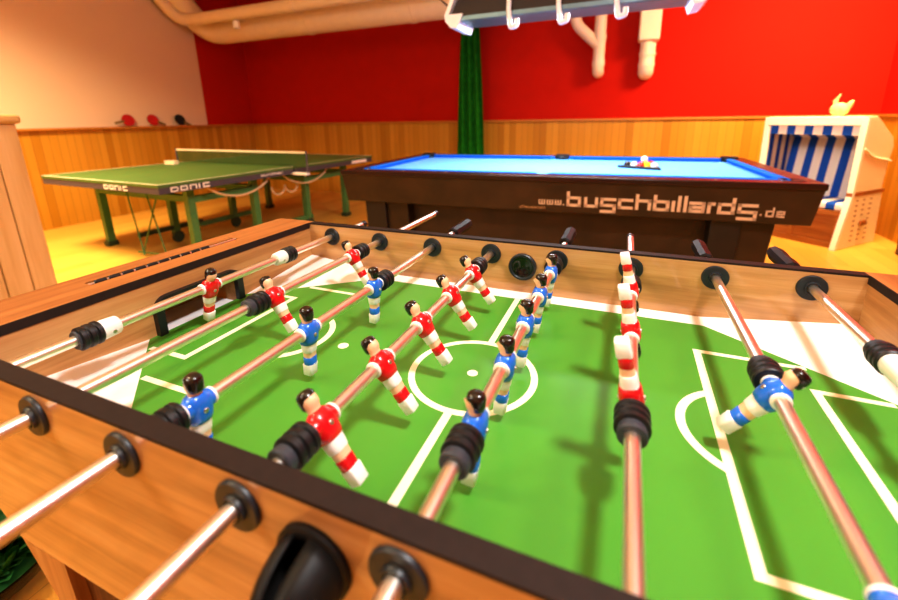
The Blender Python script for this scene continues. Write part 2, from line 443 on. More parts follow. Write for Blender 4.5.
# legs and ribbed panels
for sx in (1, -1):
    for sy in (1, -1):
        y0, y1 = sy*(W2+T-.0005), sy*(W2-.06)
        poly = [(sx*.52, -.148), (sx*.46, -.25), (sx*.46, FLOOR), (sx*.385, FLOOR), (sx*.41, -.40), (sx*.422, -.148)]
        tpart('leg', add_prism(B(), poly, 'xz', min(y0, y1), max(y0, y1)), M['oak_z'])
for sy in (1, -1):
    tpart('ribbed_panel', add_box(B(), -.424, .424, min(sy*(W2+.006), sy*(W2-.008)), max(sy*(W2+.006), sy*(W2-.008)), -.40, -.148), M['rib'])
for sx in (1, -1):
    tpart('end_apron', add_box(B(), min(sx*.44, sx*.47), max(sx*.44, sx*.47), -W2+.062, W2-.062, -.40, -.14), M['oak_y'])
tpart('bottom_board', add_box(B(), -.64, .64, -W2, W2, -.075, -.066), M['oak_x'])

# ------------------------------------------------------------------ figures (facing +x, rod along y through the origin)
def figure(shirt_mat, sock_mat):
    bm = B()
    rings = [ring_pts(-.060, 0, .0076, .0082), ring_pts(-.050, 0, .0082, .0092, dent=.16), ring_pts(-.042, 0, .0088, .0100, dent=.16),
             ring_pts(-.026, 0, .0096, .0112), ring_pts(-.010, 0, .0112, .0130), ring_pts(.004, 0, .0110, .0132), ring_pts(.0115, 0, .0088, .0105),
             ring_pts(.0150, .0008, .0074, .0078, p=2.1), ring_pts(.0185, .0012, .0078, .0078, p=2.1), ring_pts(.0220, .002, .0092, .0085, p=2.3),
             ring_pts(.0265, .002, .0100, .0092, p=2.3), ring_pts(.0315, .0015, .0098, .0092, p=2.3), ring_pts(.0360, .001, .0086, .0082, p=2.2), ring_pts(.0385, .0005, .0045, .0045, p=2)]
    r = [list(p) for p in rings[10]]; r[0][0] += .003; rings[10] = r          # nose
    r = [list(p) for p in rings[9]]; r[0][0] += .0012; rings[9] = r
    add_loft(bm, rings)
    o = obj('player_figure', bm, M['skin'], None, smooth=60)
    def sub(name, bm, mat, bevel=0): return obj(name, bm, mat, o, bevel, smooth=60)
    bm = B()
    add_loft(bm, [ring_pts(-.0218, 0, .0100, .0118), ring_pts(-.0205, 0, .0122, .0138), ring_pts(-.014, 0, .0138, .0150), ring_pts(-.005, 0, .0144, .0158), ring_pts(.004, 0, .0140, .0160),
                  ring_pts(.0105, 0, .0118, .0142), ring_pts(.0140, .0005, .0090, .0102), ring_pts(.0152, .0008, .0076, .0080)])
    for s in (1, -1): add_lathe(bm, [(s*.011, .0118), (s*.0165, .0112), (s*.0175, .0106)], (0, 0, 0), 'y', 20)
    sub('shirt', bm, shirt_mat)
    for s in (1, -1):
        sub('sleeve_cuff', add_lathe(B(), [(s*.0170, .0083), (s*.0170, .0106), (s*.0180, .0114), (s*.0205, .0112), (s*.0210, .0102), (s*.0210, .0080)], (0, 0, 0), 'y', 22, cap=False), M['white'])
    sub('shorts', add_loft(B(), [ring_pts(-.0360, 0, .0098, .0108, dent=.16), ring_pts(-.0350, 0, .0103, .0114, dent=.16), ring_pts(-.029, 0, .0106, .0120, dent=.12), ring_pts(-.0205, 0, .0112, .0128)]), M['white'])
    sub('sock', add_loft(B(), [ring_pts(-.0590, 0, .0088, .0094), ring_pts(-.0580, 0, .0090, .0099, dent=.10), ring_pts(-.0460, 0, .0093, .0105, dent=.18), ring_pts(-.0448, 0, .0086, .0096, dent=.18)]), sock_mat)
    sub('boot', add_loft(B(), [ring_pts(-.0785, .0012, .0076, .0082, p=6), ring_pts(-.0777, .0012, .0084, .0091, p=6), ring_pts(-.066, .0010, .0086, .0094, p=6), ring_pts(-.0595, .0006, .0092, .0096, p=6), ring_pts(-.0580, .0002, .0088, .0092, p=5)]), M['white'])
    bm = B()                                                                  # hair: cap over top and back with a low fringe in front
    hr = []
    for z, cx, hx, hy in ((.0200, -.0022, .0074, .0080), (.0228, -.0012, .0093, .0094), (.0275, .0000, .0105, .0101), (.0325, .0005, .0110, .0101), (.0370, .0005, .0100, .0092), (.0398, 0, .0070, .0067), (.0408, 0, .003, .003)):
        pts = [list(p) for p in ring_pts(z, cx, hx, hy, p=2.3)]
        for p in pts:
            if z < .032 and p[0] > -.001: p[0] = min(p[0], -.001 + max(0, (z-.0225))*.35)
        hr.append(pts)
    add_loft(bm, hr); sub('hair', bm, M['hair'])
    for s in (1, -1):
        bm = B(); add_lathe(bm, [(s*.0132, .0032), (s*.0150, .0032), (s*.0156, .0024)], (0, 0, -.004), 'x', 12)
        sub('screw', bm, M['screw'])
    for q in [o]+list(o.children):
        for v in q.data.vertices: v.co *= .94
    return o
RED = figure(M['red'], M['red']); BLUE = figure(M['blue'], M['blue'])

def bumper(parent, y, d, cl=.010):
    """rubber stop starting at y (next to a man) and growing outwards in direction d"""
    prof = [(0, .0082), (0, .0165), (.002, .0181), (.0065, .0181), (.0080, .0158), (.0100, .0158), (.0115, .0181), (.0170, .0181), (.0185, .0158), (.0205, .0158), (.0220, .0179), (.0275, .0179), (.0290, .0145)]
    o = obj('bumper', add_lathe(B(), [(y+d*a, r) for a, r in prof] + [(y+d*.029, .0082)], (0, 0, 0), 'y', 28, cap=False), M['rubber'], parent)
    obj('bumper_collar', add_lathe(B(), [(y+d*.0285, .0082), (y+d*.0285, .0140), (y+d*(.0285+cl), .0148), (y+d*(.0300+cl), .0135), (y+d*(.0300+cl), .0082)], (0, 0, 0), 'y', 24, cap=False), M['greyrub'], o)

used = {}
def rod(k, theta, men, kind, y_near, y_far, handle, label, bumpers, sleeves=()):
    t = thing('foosball_rod', label, 'foosball rod', ((k-4.5)*.15, 0, RH), 0, 'foosball rods with players')
    t.rotation_euler = (0, math.radians(theta), 0)
    obj('steel_rod', add_lathe(B(), [(y_near, .0074), (y_near, .0080), (y_far, .0080), (y_far, .0074)], (0, 0, 0), 'y', 20), M['chrome'], t)
    proto = RED if kind == 'red' else BLUE
    for y in men:
        if kind not in used: o = proto; o.parent = t; used[kind] = 1
        else: o = copy_tree(proto, t)
        o.location = (0, y, 0); o.rotation_euler = (0, 0, 0 if kind == 'red' else PI)
    for y, d in bumpers: bumper(t, y, d, .002 if k == 1 else .004 if k in (2, 3) and y > 0 else .010)
    for y0, y1 in sleeves:
        o = obj('stop_sleeve', add_lathe(B(), [(y0, .0082), (y0, .0130), (y0+.002*(1 if y1 > y0 else -1), .0145), (y1-.003*(1 if y1 > y0 else -1), .0158), (y1, .0150), (y1, .0082)], (0, 0, 0), 'y', 24, cap=False), M['white'], t)
        obj('set_screw', add_lathe(B(), [(.0125, .003), (.0158, .003), (.0160, .0022)], (0, (y0+y1)/2, 0), 'x', 10), M['screw'], o)
    # handle on one end, plain cap on the other
    h0, h1 = ((y_far-.125, y_far+.004) if handle == 'far' else (y_near-.004, y_near+.125))
    bm = B(); rr = [.012, .0155, .0165, .0150, .0165, .0165, .0145, .010]
    hs = [h0, h0+.006, h0+.03, h0+.06, h0+.09, h0+.112, h1-.002, h1]
    add_lathe(bm, list(zip(hs, rr)), (0, 0, 0), 'y', 8); obj('handle', bm, M['scoop'], t, smooth=20)
    e, d = (y_near, -1) if handle == 'far' else (y_far, 1)
    obj('end_cap', add_lathe(B(), [(e-d*.012, .0083), (e-d*.012, .0095), (e+d*.002, .0095), (e+d*.004, .006)], (0, 0, 0), 'y', 16), M['black'], t)
    return t
rod(1, 15, [-.031], 'red', -.68, .50, 'near', 'steel rod with a single red-shirted goalkeeper and white stop sleeves', [(-.222, -1), (.164, 1)], [(-.196, -.222), (.137, .164)])
rod(2, -31, [-.022, .222], 'red', -.68, .70, 'near', 'steel rod with two red-shirted players tilted forward', [(-.043, -1), (.243, 1)])
rod(3, 2, [-.289, -.106, .078], 'blue', -.56, .60, 'far', 'steel rod with three upright blue-shirted players', [(-.310, -1), (.098, 1)])
rod(4, -35, [-.262, -.143, -.024, .095, .213], 'red', -.68, .395, 'near', 'steel rod with a row of five red-shirted players tilted forward', [(-.283, -1), (.234, 1)])
rod(5, 4, [-.206, -.086, .032, .149, .268], 'blue', -.56, .60, 'far', 'steel rod with a row of five blue-shirted players hanging upright', [(-.227, -1), (.289, 1)])
rod(6, 168, [-.108, .054, .213], 'red', -.68, .60, 'near', 'steel rod with three red-shirted players turned feet up', [(-.129, -1), (.234, 1)])
rod(7, 37, [-.036, -.282], 'blue', -.56, .575, 'far', 'steel rod with two blue-shirted players lying tilted sideways at right', [(-.016, 1), (-.302, -1)])
rod(8, 0, [-.02], 'blue', -.56, .565, 'far', 'steel rod at far right with a white stop sleeve beside a black bumper', [(.081, 1), (-.150, -1)], [(.044, .081), (-.113, -.150)])

# ------------------------------------------------------------------ stroke lettering
GL = {'b': [[(0,1.65),(0,0),(1,0),(1,1),(0,1)]], 'u': [[(0,1),(0,0),(1,0),(1,1)]], 's': [[(1,1),(0,1),(0,.5),(1,.5),(1,0),(0,0)]], 'c': [[(1,1),(0,1),(0,0),(1,0)]],
      'h': [[(0,1.65),(0,0)],[(0,1),(1,1),(1,0)]], 'i': [[(0,1),(0,0)]], 'l': [[(0,1.65),(0,0)]], 'a': [[(0,1),(1,1),(1,0),(0,0),(0,.5),(1,.5)]], 'r': [[(0,0),(0,1),(.8,1)]],
      'd': [[(1,1.65),(1,0),(0,0),(0,1),(1,1)]], 'e': [[(1,0),(0,0),(0,1),(1,1),(1,.5),(0,.5)]], 'w': [[(0,1),(0,0),(1,0),(1,1)],[(.5,0),(.5,1)]], '.': [[(0,0),(0,.02)]],
      'D': [[(0,1),(0,0),(.8,0),(1,.2),(1,.8),(.8,1),(0,1)]], 'O': [[(0,1),(0,0),(1,0),(1,1),(0,1)]], 'N': [[(0,0),(0,1),(1,1),(1,0)]], 'I': [[(0,1),(0,0)]], 'C': [[(1,1),(0,1),(0,0),(1,0)]],
      'm': [[(0,0),(0,1),(1,1),(1,0)],[(.5,1),(.5,0)]], 'n': [[(0,0),(0,1),(1,1),(1,0)]], 'o': [[(0,1),(0,0),(1,0),(1,1),(0,1)]]}
def add_glyph(bm, ch, x0, z0, w, h, th, y, depth=.002, slant=0):
    for pl in GL[ch]:
        pts = [(x0+th/2+p[0]*(w-th), z0+th/2+p[1]*(h-th)) for p in pl]
        for (ax, az), (bx, bz) in zip(pts, pts[1:]):
            d = Vector((bx-ax, bz-az)); ln = d.length
            if ln < 1e-6: continue
            d /= ln; n = Vector((-d.y, d.x))*th/2; e = d*th/2*.98
            c = [(ax-e.x+n.x, az-e.y+n.y), (ax-e.x-n.x, az-e.y-n.y), (bx+e.x-n.x, bz+e.y-n.y), (bx+e.x+n.x, bz+e.y+n.y)]
            c = [(px+slant*(pz-z0), pz) for px, pz in c]
            add_prism(bm, c, 'xz', y-depth, y)
def word(bm, s, x0, x1, z0, h, th, y, slant=0, gap=.25):
    wd = [(.32 if c in 'ilI.' else 1) for c in s]; tot = sum(wd)+gap*(len(s)-1); u = (x1-x0)/tot; x = x0
    for c, w in zip(s, wd):
        add_glyph(bm, c, x, z0, th if c in 'ilI.' else w*u, h, th, y, slant=slant); x += (w+gap)*u

# ------------------------------------------------------------------ pool table
PA = math.atan2(.041, .999)
PT = thing('pool_table', 'dark brown pool table with bright blue cloth standing behind the foosball table', 'pool table', (-.337, 2.965, FLOOR), PA)
HL, YN, YFR, ZR = 1.495, -.81, .76, .85
def bowl_apron(side):
    pass
bm = B()  # tapered cabinet
add_loft(bm, [[(-HL+.03, YN+.035, .612), (HL-.03, YN+.035, .612), (HL-.03, YFR-.035, .612), (-HL+.03, YFR-.035, .612)],
              [(-HL+.004, YN+.012, .815), (HL-.004, YN+.012, .815), (HL-.004, YFR-.012, .815), (-HL+.004, YFR-.012, .815)]])
obj('cabinet', bm, M['pooldark'], PT, .004)
obj('pedestal', add_box(B(), -1.02, 1.0, -.62, .56, .06, .614), M['pooldark'], PT)
for s in (-1, 1):
    for y0, y1 in ((-.74, -.50), (.42, .66)):
        x0, x1 = (-1.335, -1.165) if s < 0 else (1.0, 1.155)
        lg = obj('leg', add_loft(B(), [[(x0*.985, y0+.02, 0), (x1*.985, y0+.02, 0), (x1*.985, y1-.02, 0), (x0*.985, y1-.02, 0)], [(x0, y0, .614), (x1, y0, .614), (x1, y1, .614), (x0, y1, .614)]]), M['poolleg'], PT, .004)
        x2, x3 = (-1.165, -.99) if s < 0 else (1.155, 1.325)
        obj('leg_block', add_loft(B(), [[(x2*.985, y0+.05, 0), (x3*.97, y0+.05, 0), (x3*.97, y1-.05, 0), (x2*.985, y1-.05, 0)], [(x2, y0+.03, .614), (x3, y0+.03, .614), (x3, y1-.03, .614), (x2, y1-.03, .614)]]), M['pooldark'], lg, .004)
obj('slate_bed', add_box(B(), -HL+.13, HL-.13, YN+.12, YFR-.12, .80, .822), M['cloth'], PT)
RW = .115
for nm, x0, x1, y0, y1 in (('rail', -HL, HL, YN, YN+RW), ('rail', -HL, HL, YFR-RW, YFR), ('rail', -HL, -HL+RW, YN+RW, YFR-RW), ('rail', HL-RW, HL, YN+RW, YFR-RW)):
    r = obj(nm, add_box(B(), x0, x1, y0, y1, .812, ZR-.002), M['poolrail'], PT, .006)
    if y1-y0 < .2:
        for k in (-3, -2, -1, 1, 2, 3):
            obj('rail_sight', add_lathe(B(), [(ZR-.003, .007), (ZR-.001, .007)], (k*.33, (y0+y1)/2, 0), 'z', 10), M['sign'], r)
# cushions: six, with pocket gaps
def cushion(a0, a1, fixed, inward, along):
    prof = [(0, .822), (0, ZR), (.035, ZR+.004), (.058, ZR-.002), (.050, .835), (.040, .822)]
    rings = []
    for a, ins in ((a0, 0), (a1, 0)):
        ring_ = []
        for q, z in prof:
            sh = q*.9*(1 if a == a0 else -1)
            ring_.append((a+sh, fixed+inward*q, z) if along == 'x' else (fixed+inward*q, a+sh, z))
        rings.append(ring_)
    return add_loft(B(), rings)
yn_, yf_, xl_, xr_ = YN+RW, YFR-RW, -HL+RW, HL-RW
for a0, a1, f, i, al in ((xl_+.05, -.03, yn_, 1, 'x'), (.03, xr_-.05, yn_, 1, 'x'), (xl_+.05, -.06, yf_, -1, 'x'), (.06, xr_-.05, yf_, -1, 'x'), (yn_+.05, yf_-.05, xl_, 1, 'y'), (yn_+.05, yf_-.05, xr_, -1, 'y')):
    obj('cushion', cushion(a0, a1, f, i, al), M['cushion'], PT)
for x, y in ((xl_+.01, yn_+.01), (xr_-.01, yn_+.01), (xl_+.01, yf_-.01), (xr_-.01, yf_-.01), (0, yn_-.012), (0, yf_+.012)):
    if y > 0: obj('pocket_plate', add_box(B(), x-.06, x+.06, y-.01, y+.05, ZR-.003, ZR+.016), M['black'], PT, .004)
    obj('pocket', add_lathe(B(), [(ZR-.004, .052), (ZR+.001, .058), (ZR+.001, .066), (ZR-.004, .069), (ZR-.012, .066), (.79, .05), (.785, .001)], (x, y, 0 if y > 0 or abs(x) > .1 else -.01), 'z', 24, cap=False), M['black'], PT)
bm = B()
def afront(z): return YN+.035 - (z-.612)/(.815-.612)*.023 - .002
TH = .0185
YT = YN + .020
for ch, x0, x1, z0, h in (('b', .174, .262, .655, .067), ('u', .281, .364, .655, .067), ('s', .377, .470, .625, .097), ('c', .480, .566, .655, .067), ('h', .578, .666, .655, .067),
                          ('b', .676, .764, .655, .067), ('i', .775, .7915, .655, .067), ('l', .806, .8225, .655, .067), ('l', .838, .8545, .655, .067), ('a', .866, .950, .655, .067),
                          ('r', .960, 1.005, .655, .067), ('d', 1.012, 1.098, .655, .067), ('s', 1.110, 1.208, .625, .097)):
    add_glyph(bm, ch, x0, z0, x1-x0, h, TH, 0)
word(bm, 'www', -.002, .142, .660, .034, .0085, 0); add_glyph(bm, '.', .152, .660, .009, .010, .009, 0)
add_glyph(bm, '.', 1.220, .658, .009, .010, .009, 0); word(bm, 'de', 1.246, 1.336, .652, .038, .0095, 0)
# lay the lettering on the sloping cabinet face
sl = -.023/(.815-.612)
for v in bm.verts: v.co.y += YN+.035+(v.co.z-.612)*sl
obj('lettering', bm, M['sign'], PT, smooth=0)
bm = B(); word(bm, 'ullwusmndil', -.128, .040, .630, .013, .0036, 0, gap=.3)
for v in bm.verts: v.co.y += YN+.035+(v.co.z-.612)*sl
obj('small_lettering', bm, M['signfaint'], PT, smooth=0)

def on_pool(lx, ly, z=.822):
    c, s = math.cos(PA), math.sin(PA); return Vector((-.337+lx*c-ly*s, 2.965+lx*s+ly*c, FLOOR+z))
# rack with balls
RB, RA = .0250, math.radians(-27)
def rot2(x, y): return x*math.cos(RA)-y*math.sin(RA), x*math.sin(RA)+y*math.cos(RA)
_dx, _dy = rot2(0, .105)
RX, RY = .62+_dx, -.07+_dy
rk = thing('ball_rack', 'dark triangular ball rack lying on the blue cloth', 'ball rack', on_pool(RX, RY, .8225), PA+RA)
rowd = 2*RB*.8661
ap = Vector((0, rowd*2.67+.063, 0)); bl = Vector((-.165, -rowd*1.33-.0365, 0)); br = Vector((.165, -rowd*1.33-.0365, 0))
inn_s = .88
def tri(s, r=.02): return [(p.x*s, p.y*s) for p in (ap, br, bl)]
bm = B()
o3, i3 = tri(1), tri(inn_s)
for k in range(3):
    a, b = o3[k], o3[(k+1) % 3]; c, d = i3[(k+1) % 3], i3[k]
    add_prism(bm, [a, b, c, d], 'xy', .0005, .020)
obj('frame', bm, M['black'], rk, .004)
bc = ['yellow', 'pblue', 'pred', 'purple', 'orange', 'pgreen', 'maroon', 'pblack', 'yellow', 'pblue', 'pred', 'purple', 'orange', 'pgreen', 'maroon']
order = [(r, c) for r in range(5) for c in range(r+1)]
names = ['at the far point', 'second row left', 'second row right', 'third row left', 'third row middle', 'third row right', 'fourth row outer left', 'fourth row inner left', 'fourth row inner right', 'fourth row outer right', 'front row far left', 'front row second from left', 'front row middle', 'front row second from right', 'front row far right']
cn = ['yellow', 'dark blue', 'red', 'purple', 'orange', 'green', 'maroon', 'black']
random.shuffle(bc)
bc[10], bc[11], bc[12], bc[13], bc[14] = 'pblack', 'ivory', 'pred', 'yellow', 'ivory'
bc[8] = 'yellow'; bc[4] = 'pblue'
word_of = {'yellow': 'yellow', 'pblue': 'dark blue', 'pred': 'red', 'purple': 'purple', 'orange': 'orange', 'pgreen': 'green', 'maroon': 'maroon', 'pblack': 'black', 'ivory': 'white striped'}
balls = []
for (r, c), col, nm in zip(order, bc, names):
    x = (c-r/2)*2*RB*1.01; y = rowd*(2.67-r)*1.0
    x, y = rot2(x, y); p = on_pool(RX+x, RY+y, .8225)
    bm = B(); add_sphere(bm, (0, 0, RB), RB, 20)
    o = obj('billiard_ball', bm, M['ball_'+col], None, smooth=180); o.location = p
    tag(o, f'{word_of[col]} billiard ball inside the rack, {nm}', 'billiard ball', 'billiard balls in the rack')
x, y = rot2(0, rowd*.01); p = on_pool(RX+x, RY+y, .8225); bm = B(); add_sphere(bm, (0, 0, RB), RB, 20)
o = obj('cue_ball', bm, M['ball_ivory'], None, smooth=180); o.location = p+Vector((0, 0, .0415)); tag(o, 'white cue ball resting on top of the racked balls', 'billiard ball')

# ------------------------------------------------------------------ pool lamp
PL = thing('pool_lamp', 'long dark hanging lamp with white end caps and a steel band above the pool table', 'hanging lamp', (-.27, 2.80, 1.075), 0)
xl, xr = -.86, .86
prof = [(-.22, .0), (-.23, .025), (-.225, .05), (-.10, .42), (.10, .42), (.225, .05), (.23, .025), (.22, .0)]
bm = B()
add_loft(bm, [[(xl+.02-.0*1, -.146, .05), (xr-.02, -.146, .05), (xr-.02, .146, .05), (xl+.02, .146, .05)], [(xl+.20, -.06, .45), (xr-.20, -.06, .45), (xr-.20, .06, .45), (xl+.20, .06, .45)]])
obj('shade', bm, M['lampdark'], PL, .004)
bm = B()
for s in (-1, 1):
    add_loft(bm, [[(xl+.06, s*.125, .02), (xr-.06, s*.125, .02), (xr-.06, s*.152, .022), (xl+.06, s*.152, .022)], [(xl+.06, s*.125, .052), (xr-.06, s*.125, .052), (xr-.06, s*.148, .052), (xl+.06, s*.148, .052)]])
add_box(bm, xl+.06, xr-.06, -.13, .13, .018, .045)
obj('steel_band', bm, M['lampsteel'], PL)
for s in (-1, 1):
    bm = B()
    X = lambda q: s*q
    poly = [(X(.735), .055), (X(.775), -.030), (X(.83), -.022), (X(.868), .02), (X(.878), .062), (X(.70), .44), (X(.672), .44), (X(.842), .068), (X(.735), .068)]
    add_prism(bm, poly, 'xz', -.160, .150); obj('end_cap', bm, M['lampwhite'], PL)
for x in (-.365, -.02, .345):
    st = arc_pts([(x-.03, -.075, .40), (x-.015, -.170, .05), (x+.0, -.170, -.065), (x+.045, -.170, -.055), (x+.045, -.170, -.01)], .014, 4)
    obj('bracket', add_tube(B(), st, .017, 10), M['lampwhite'], PL)
for s in (-1, 1):
    obj('suspension_cable', add_tube(B(), [(s*.6, 0, .44), (s*.62, 0, ZC-1.075)], .004, 8), M['black'], PL)
obj('power_cable', add_tube(B(), [(-.83, -.05, .10), (-1.0, -.05, .25), (-1.62, -.02, .85), (-1.72, 0, ZC-1.075)], .006, 8), M['lampdark'], PL)

# ------------------------------------------------------------------ table tennis table
TA = .058; TW, TL = 1.80, 2.74
TT = thing('table_tennis_table', 'green table tennis table with net and green steel legs by the left wall', 'table tennis table', (-3.065, 1.542, FLOOR), -TA)
ZT_ = .76                      # local: x from -TW..0, y 0..TL
for y0, y1 in ((0, TL/2-.004), (TL/2+.004, TL)):
    tp = obj('table_top', add_box(B(), -TW, 0, y0, y1, .735, ZT_), M['ttop'], TT, .002)
    bm = B()
    for q in ((-TW, -TW+.02, y0, y1), (-.02, 0, y0, y1)): add_box(bm, q[0], q[1], q[2], q[3], ZT_, ZT_+.0008)
    ye = (y0, y0+.02) if y0 < .1 else (y1-.02, y1)
    add_box(bm, -TW+.02, -.02, ye[0], ye[1], ZT_, ZT_+.0008)
    obj('edge_line', bm, M['tline'], tp)
    bm = B(); d = .025
    add_box(bm, -TW+.004, -TW+.004+d, y0+.004, y1-.004, .685, .735); add_box(bm, -d-.004, -.004, y0+.004, y1-.004, .685, .735)
    add_box(bm, -TW+.004+d, -.004-d, y0+.004, y0+.004+d, .685, .735); add_box(bm, -TW+.004+d, -.004-d, y1-.004-d, y1-.004, .685, .735)
    obj('apron', bm, M['tedge'], TT)
# lettering on the aprons
bm = B(); word(bm, 'DONIC', -.76, -.42, .691, .040, .011, .0035); obj('lettering', bm, M['tlabel'], TT, smooth=0)
def side_word(s, y0, y1, z0, h, th, mat, name):
    bm = B(); word(bm, s, y0, y1, z0, h, th, 0)
    xform(bm, Matrix.Translation((-.0035, 0, 0)) @ Matrix.Rotation(PI/2, 4, 'Z')); obj(name, bm, mat, TT, smooth=0)
side_word('DONIC', .09, .42, .691, .040, .011, M['tlabel'], 'lettering')
side_word('wundmeil', .95, 1.22, .705, .018, .005, M['tlabel'], 'small_lettering')
obj('apron_label', add_box(B(), -.0045, -.0025, TL-.42, TL-.12, .692, .728), M['tlabel'], TT)
# undercarriage
def beam(name, pts, r, mat, parent=TT, seg=4, ph=PI/4): return obj(name, add_tube(B(), pts, r, seg, phase=ph), mat, parent, smooth=20)
for y in (.36, 1.02, 1.72, 2.40):
    for x in ((-1.10, -.22) if y in (1.02, 1.72) else (-1.62, -.22)):
        yq = y
        if x == -1.10: y = y-.30
        lg = beam('leg', [(x, y, .69), (x, y-.0, .05)], .044, M['tleg'])
        if yq in (1.02, 1.72):
            obj('wheel', add_lathe(B(), [(-.018, .03), (-.018, .055), (-.012, .06), (.012, .06), (.018, .055), (.018, .03)], (x+.02, y, .06), 'x', 20), M['tdark'], lg)
        else:
            obj('foot', add_box(B(), x-.04, x+.04, y-.05, y+.05, 0, .05), M['tdark'], lg, .006)
        y = yq
    beam('cross_beam', [(-1.62 if y in (.36, 2.40) else -1.10, y, .58), (-.22, y, .58)], .040, M['tleg'])
for x in (-1.10, -.22):
    beam('long_beam', [(x, .36, .57), (x, 1.02, .57)], .038, M['tleg']); beam('long_beam', [(x, 1.72, .57), (x, 2.40, .57)], .038, M['tleg'])
    beam('base_beam', [(x, .98, .13), (x, 1.78, .13)], .034, M['tleg'])
    beam('base_beam', [(x, .36, .16), (x, 1.02, .16)], .03, M['tdark'])
for y0 in (.45, 1.30):
    pts = [(-.10, y0+.68*k/12, .68-.13*math.sin(PI*k/12)**.7) for k in range(13)]
    obj('support_hoop', add_tube(B(), pts, .011, 8), M['hoop'], TT)
for y in (1.28, 1.46):
    pts = [(-.16, y+.09*math.cos(t), .56+.09*math.sin(t)) for t in [PI+PI*k/10 for k in range(11)]]
    obj('support_hoop', add_tube(B(), pts, .011, 8), M['hoop'], TT)
for p, q in (((-1.05, .30, .68), (-.85, .25, .02)), ((-.75, .3, .68), (-.55, .28, .02)), ((-.60, .35, .68), (-.95, .3, .03)), ((-1.0, .28, .03), (-.4, .30, .05))):
    obj('safety_cord', add_tube(B(), [p, q], .007, 6), M['tleg'], TT)
# net
nt = obj('net', add_box(B(), -TW-.10, .17, TL/2-.002, TL/2+.002, ZT_, ZT_+.14), M['net'], TT)
obj('net_band', add_box(B(), -TW-.11, .18, TL/2-.005, TL/2+.005, ZT_+.134, ZT_+.154), M['netband'], nt)
for x in (-TW-.115, .185):
    obj('net_post', add_tube(B(), [(x, TL/2, ZT_-.06), (x, TL/2, ZT_+.158)], .010, 10), M['tedge'], nt)
    xa, xb = (x, -TW+.05) if x < -1 else (-.05, x)
    obj('net_clamp', add_box(B(), xa, xb, TL/2-.03, TL/2+.03, ZT_-.085, ZT_-.06), M['tlabel'] if x > -1 else M['tedge'], nt, .004)
cy = 1.15
ct, st_ = math.cos(-TA), math.sin(-TA)
lx, ly = -1.60, 1.10
pos = (-3.065+lx*ct-ly*st_, 1.542+lx*st_+ly*ct, FLOOR+ZT_)
bx = thing('ball_box', 'small cream box lying near the net on the table tennis table', 'box', pos, -TA)
obj('carton', add_box(B(), -.085, .085, -.03, .03, 0.001, .036), M['netband'], bx, .004)
obj('lid', add_box(B(), -.088, .088, -.033, .033, .036, .044), M['tline'], bx, .003)

# ------------------------------------------------------------------ bats on the wall rail
def bat(y, mat, ang, label):
    t = thing('table_tennis_bat', label, 'table tennis bat', (XL+.05, y, WT+.028), 0, 'table tennis bats on the wall rail')
    R_ = Matrix.Translation((0, 0, .084)) @ Matrix.Rotation(math.radians(-12), 4, 'Y') @ Matrix.Rotation(ang, 4, 'X')
    n = 28; out = [(.076*math.cos(2*PI*k/n), .082*math.sin(2*PI*k/n)) for k in range(n)]
    obj('rubber_face', xform(add_prism(B(), out, 'yz', -.005, .005), R_), mat, t)
    obj('blade', xform(add_prism(B(), [(p*1.03, q*1.03) for p, q in out], 'yz', -.002, .002), R_), M['bathandle'], t)
    obj('handle', xform(add_loft(B(), [ring_pts(-.175, 0, .010, .016), ring_pts(-.15, 0, .011, .014), ring_pts(-.08, 0, .010, .013), ring_pts(-.055, 0, .006, .020)]), R_), M['bathandle'], t)
bat(3.30, M['batred'], math.radians(-78), 'leftmost red table tennis bat leaning on the wall rail with handle pointing left')
bat(3.64, M['batred'], math.radians(66), 'red table tennis bat on the wall rail between another red bat and a black one')
bat(4.05, M['batblack'], math.radians(60), 'black table tennis bat leaning on the wall rail')

# ------------------------------------------------------------------ half-height partition at left
PX, PY = -3.02, .79
pt = thing('wooden_partition', 'pale pine board partition with rounded cap at the left edge', 'partition', (PX, PY, FLOOR))
M['board'] = wood('pine board', '#c29a5e', '#d4b078', '#dfbf8c', 'z', .7, .55)
for k in range(12):
    y1 = -k*.115
    obj('board', add_box(B(), -.06, 0, y1-.111, y1, 0, 1.225), M['board'], pt, .005)
obj('backing_board', add_box(B(), -.09, -.06, -12*.115, -.01, 0, 1.225), M['board'], pt)
obj('cap', add_box(B(), -.12, .03, -12*.115-.02, .022, 1.225, 1.275), M['pinecap'], pt, .018)

# ------------------------------------------------------------------ curtain
bm = B(); n = 60; rows = []
for z in [FLOOR+.02 + (2.02-FLOOR)*k/14 for k in range(15)]:
    f = (z-FLOOR)/(2.0-FLOOR); w = .21-.10*f**2
    rows.append([(-1.86+(k/n*2-1)*w, 5.22+.035*math.sin(k/n*PI*7+f), z) for k in range(n+1)])
rs = [[bm.verts.new(p) for p in r] for r in rows]
for a, b in zip(rs, rs[1:]):
    for i in range(n): bm.faces.new((a[i], a[i+1], b[i+1], b[i]))
CU = thing('green_curtain', 'dark green gathered curtain hanging in front of the red back wall', 'curtain', (-1.86, 5.22, FLOOR))
c = obj('curtain_cloth', bm, M['curtain'], CU, smooth=180, shift=Vector((1.86, -5.22, -FLOOR)))
sm = c.modifiers.new('thick', 'SOLIDIFY'); sm.thickness = .006
obj('curtain_rail', add_tube(B(), [(-.35, 0, 2.86), (.35, 0, 2.86)], .015, 10), M['white'], CU)
for s in (-.3, .3): obj('rail_hanger', add_tube(B(), [(s, 0, 2.86), (s, 0, ZC-FLOOR)], .008, 8), M['white'], CU)

